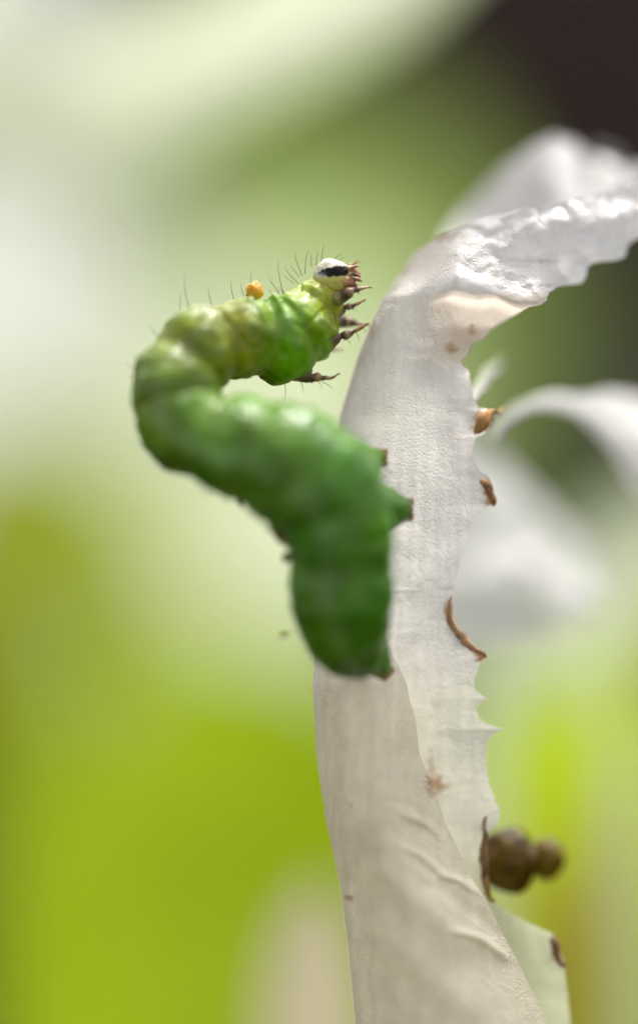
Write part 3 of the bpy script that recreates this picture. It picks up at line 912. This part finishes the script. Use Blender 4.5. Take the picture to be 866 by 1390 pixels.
# bristles
hair_list = [((437, 354), (441, 331), -0.2), ((408, 367), (400, 341), -0.3), ((415, 364), (419, 338), -0.1), ((423, 358), (423, 344), 0.2),
             ((383, 388), (378, 351), -0.4), ((401, 380), (386, 362), -0.3), ((396, 382), (384, 372), 0.2), ((376, 392), (365, 377), -0.2),
             ((452, 354), (464, 345), -0.1), ((458, 357), (467, 349), 0.1), ((343, 400), (342, 366), -0.5), ((332, 402), (327, 384), -0.4),
             ((386, 518), (386, 546), -0.4), ((428, 514), (438, 527), -0.5), ((482, 450), (488, 463), -0.5), ((258, 418), (251, 371), -0.9),
             ((246, 424), (246, 398), -0.9), ((404, 372), (394, 358), 0.1), ((430, 356), (432, 340), 0.0), ((318, 406), (314, 380), -0.3),
             ((288, 412), (283, 388), -0.7), ((404, 853), (384, 863), -2.6), ((400, 826), (388, 822), -2.6), ((396, 790), (386, 786), -2.6),
             ((214, 455), (203, 438), -1.4), ((186, 500), (170, 492), -1.5), ((408, 518), (412, 534), -0.2), ((352, 400), (352, 379), -0.5),
             ((478, 376), (490, 371), -0.4), ((480, 386), (491, 388), -0.4), ((470, 404), (482, 404), -0.6), ((476, 418), (486, 423), 0.1),
             ((440, 520), (452, 528), -0.55), ((470, 460), (476, 468), -0.5), ((492, 446), (499, 453), -0.5)]
for (a, b), (c_, e_), d in hair_list:
    mx, my = (a + c_) / 2 + 0.06 * (e_ - b), (b + e_) / 2 - 0.06 * (c_ - a)
    tv, tf = px_tube([(a - (c_ - a) * 0.3, b - (e_ - b) * 0.3, d, 0.50), (mx, my, d, 0.36), (c_, e_, d - 0.05, 0.10)], 10, 5)
    build('bristle', tv, tf, HAIR, cat)
for c0, n0, t0 in wart_at:                                       # a short fine hair on each wart
    if n0[1] > 0.5:
        continue
    dirn = n0 + 0.35 * rng.normal(size=3)
    dirn /= np.linalg.norm(dirn)
    L_ = rng.uniform(0.28, 0.55)
    a, b, e_ = c0 - 0.1 * n0, c0 + 0.5 * L_ * dirn, c0 + L_ * dirn + np.array((0, 0, 0.08))
    tv, tf = tube([(*a, 0.012), (*b, 0.009), (*e_, 0.003)], 7, 5)
    build('bristle', tv, tf, HAIR, cat)
tv, tf = px_tube([(380, 862, -2.65, 1.5), (384, 863, -2.65, 3.4), (388, 862, -2.65, 3.0), (391, 861, -2.65, 1.0)], 10, 8)
tag(build('debris_crumb', tv, tf, SCAB, cat, np.repeat(np.array([(0.28, 0.15, 0.05)]), len(tv), 0)), 'brown crumb caught on a bristle')
for kk_ in ([(374, 704, -2.9, 4), (374, 714, -2.9, 8), (380, 726, -2.9, 8), (388, 736, -2.9, 5), (391, 742, -2.9, 2)],
            [(386, 752, -2.8, 3), (389, 757, -2.8, 6), (388, 763, -2.8, 3)], [(323, 676, -2.5, 4), (325, 684, -2.5, 4), (327, 688, -2.5, 1)]):
    tv, tf = px_tube(kk_, 18, 10)
    tv = tv + 0.07 * np.stack([nz(tv, 3, 1.0), nz(tv, 3, 2.0), nz(tv, 3, 3.0)], 1)
    build('brown_crust', tv, tf, SCAB, cat, np.array((0.16, 0.075, 0.015)) * (1 + 0.6 * nz(tv, 3.0, 5.0))[:, None])

# orange egg on the back
nu, nv = 40, 28
th = np.linspace(0, 2 * math.pi, nu, endpoint=False)
ph = np.linspace(0.03, math.pi - 0.03, nv)
s = np.array([(math.sin(p_) * math.cos(t_), math.sin(p_) * math.sin(t_), math.cos(p_)) for p_ in ph for t_ in th])
s = s * np.array((11.5, 10, 12)) / SCALE * (1 + 0.28 * nz(s, 1.6, 2.0) + 0.06 * nz(s, 4.0, 2.0))[:, None]
fc = [list(x_) for x_ in grid_faces(nv, nu, True)] + [list(range(nu))[::-1], list(range((nv - 1) * nu, nv * nu))]
egg = build('insect_egg', s + P(345, 395, -0.75), fc, AMBER, None, base=P(345, 402, -0.4))
tag(egg, 'tiny orange bead stuck on the back of the caterpillar', 'egg')
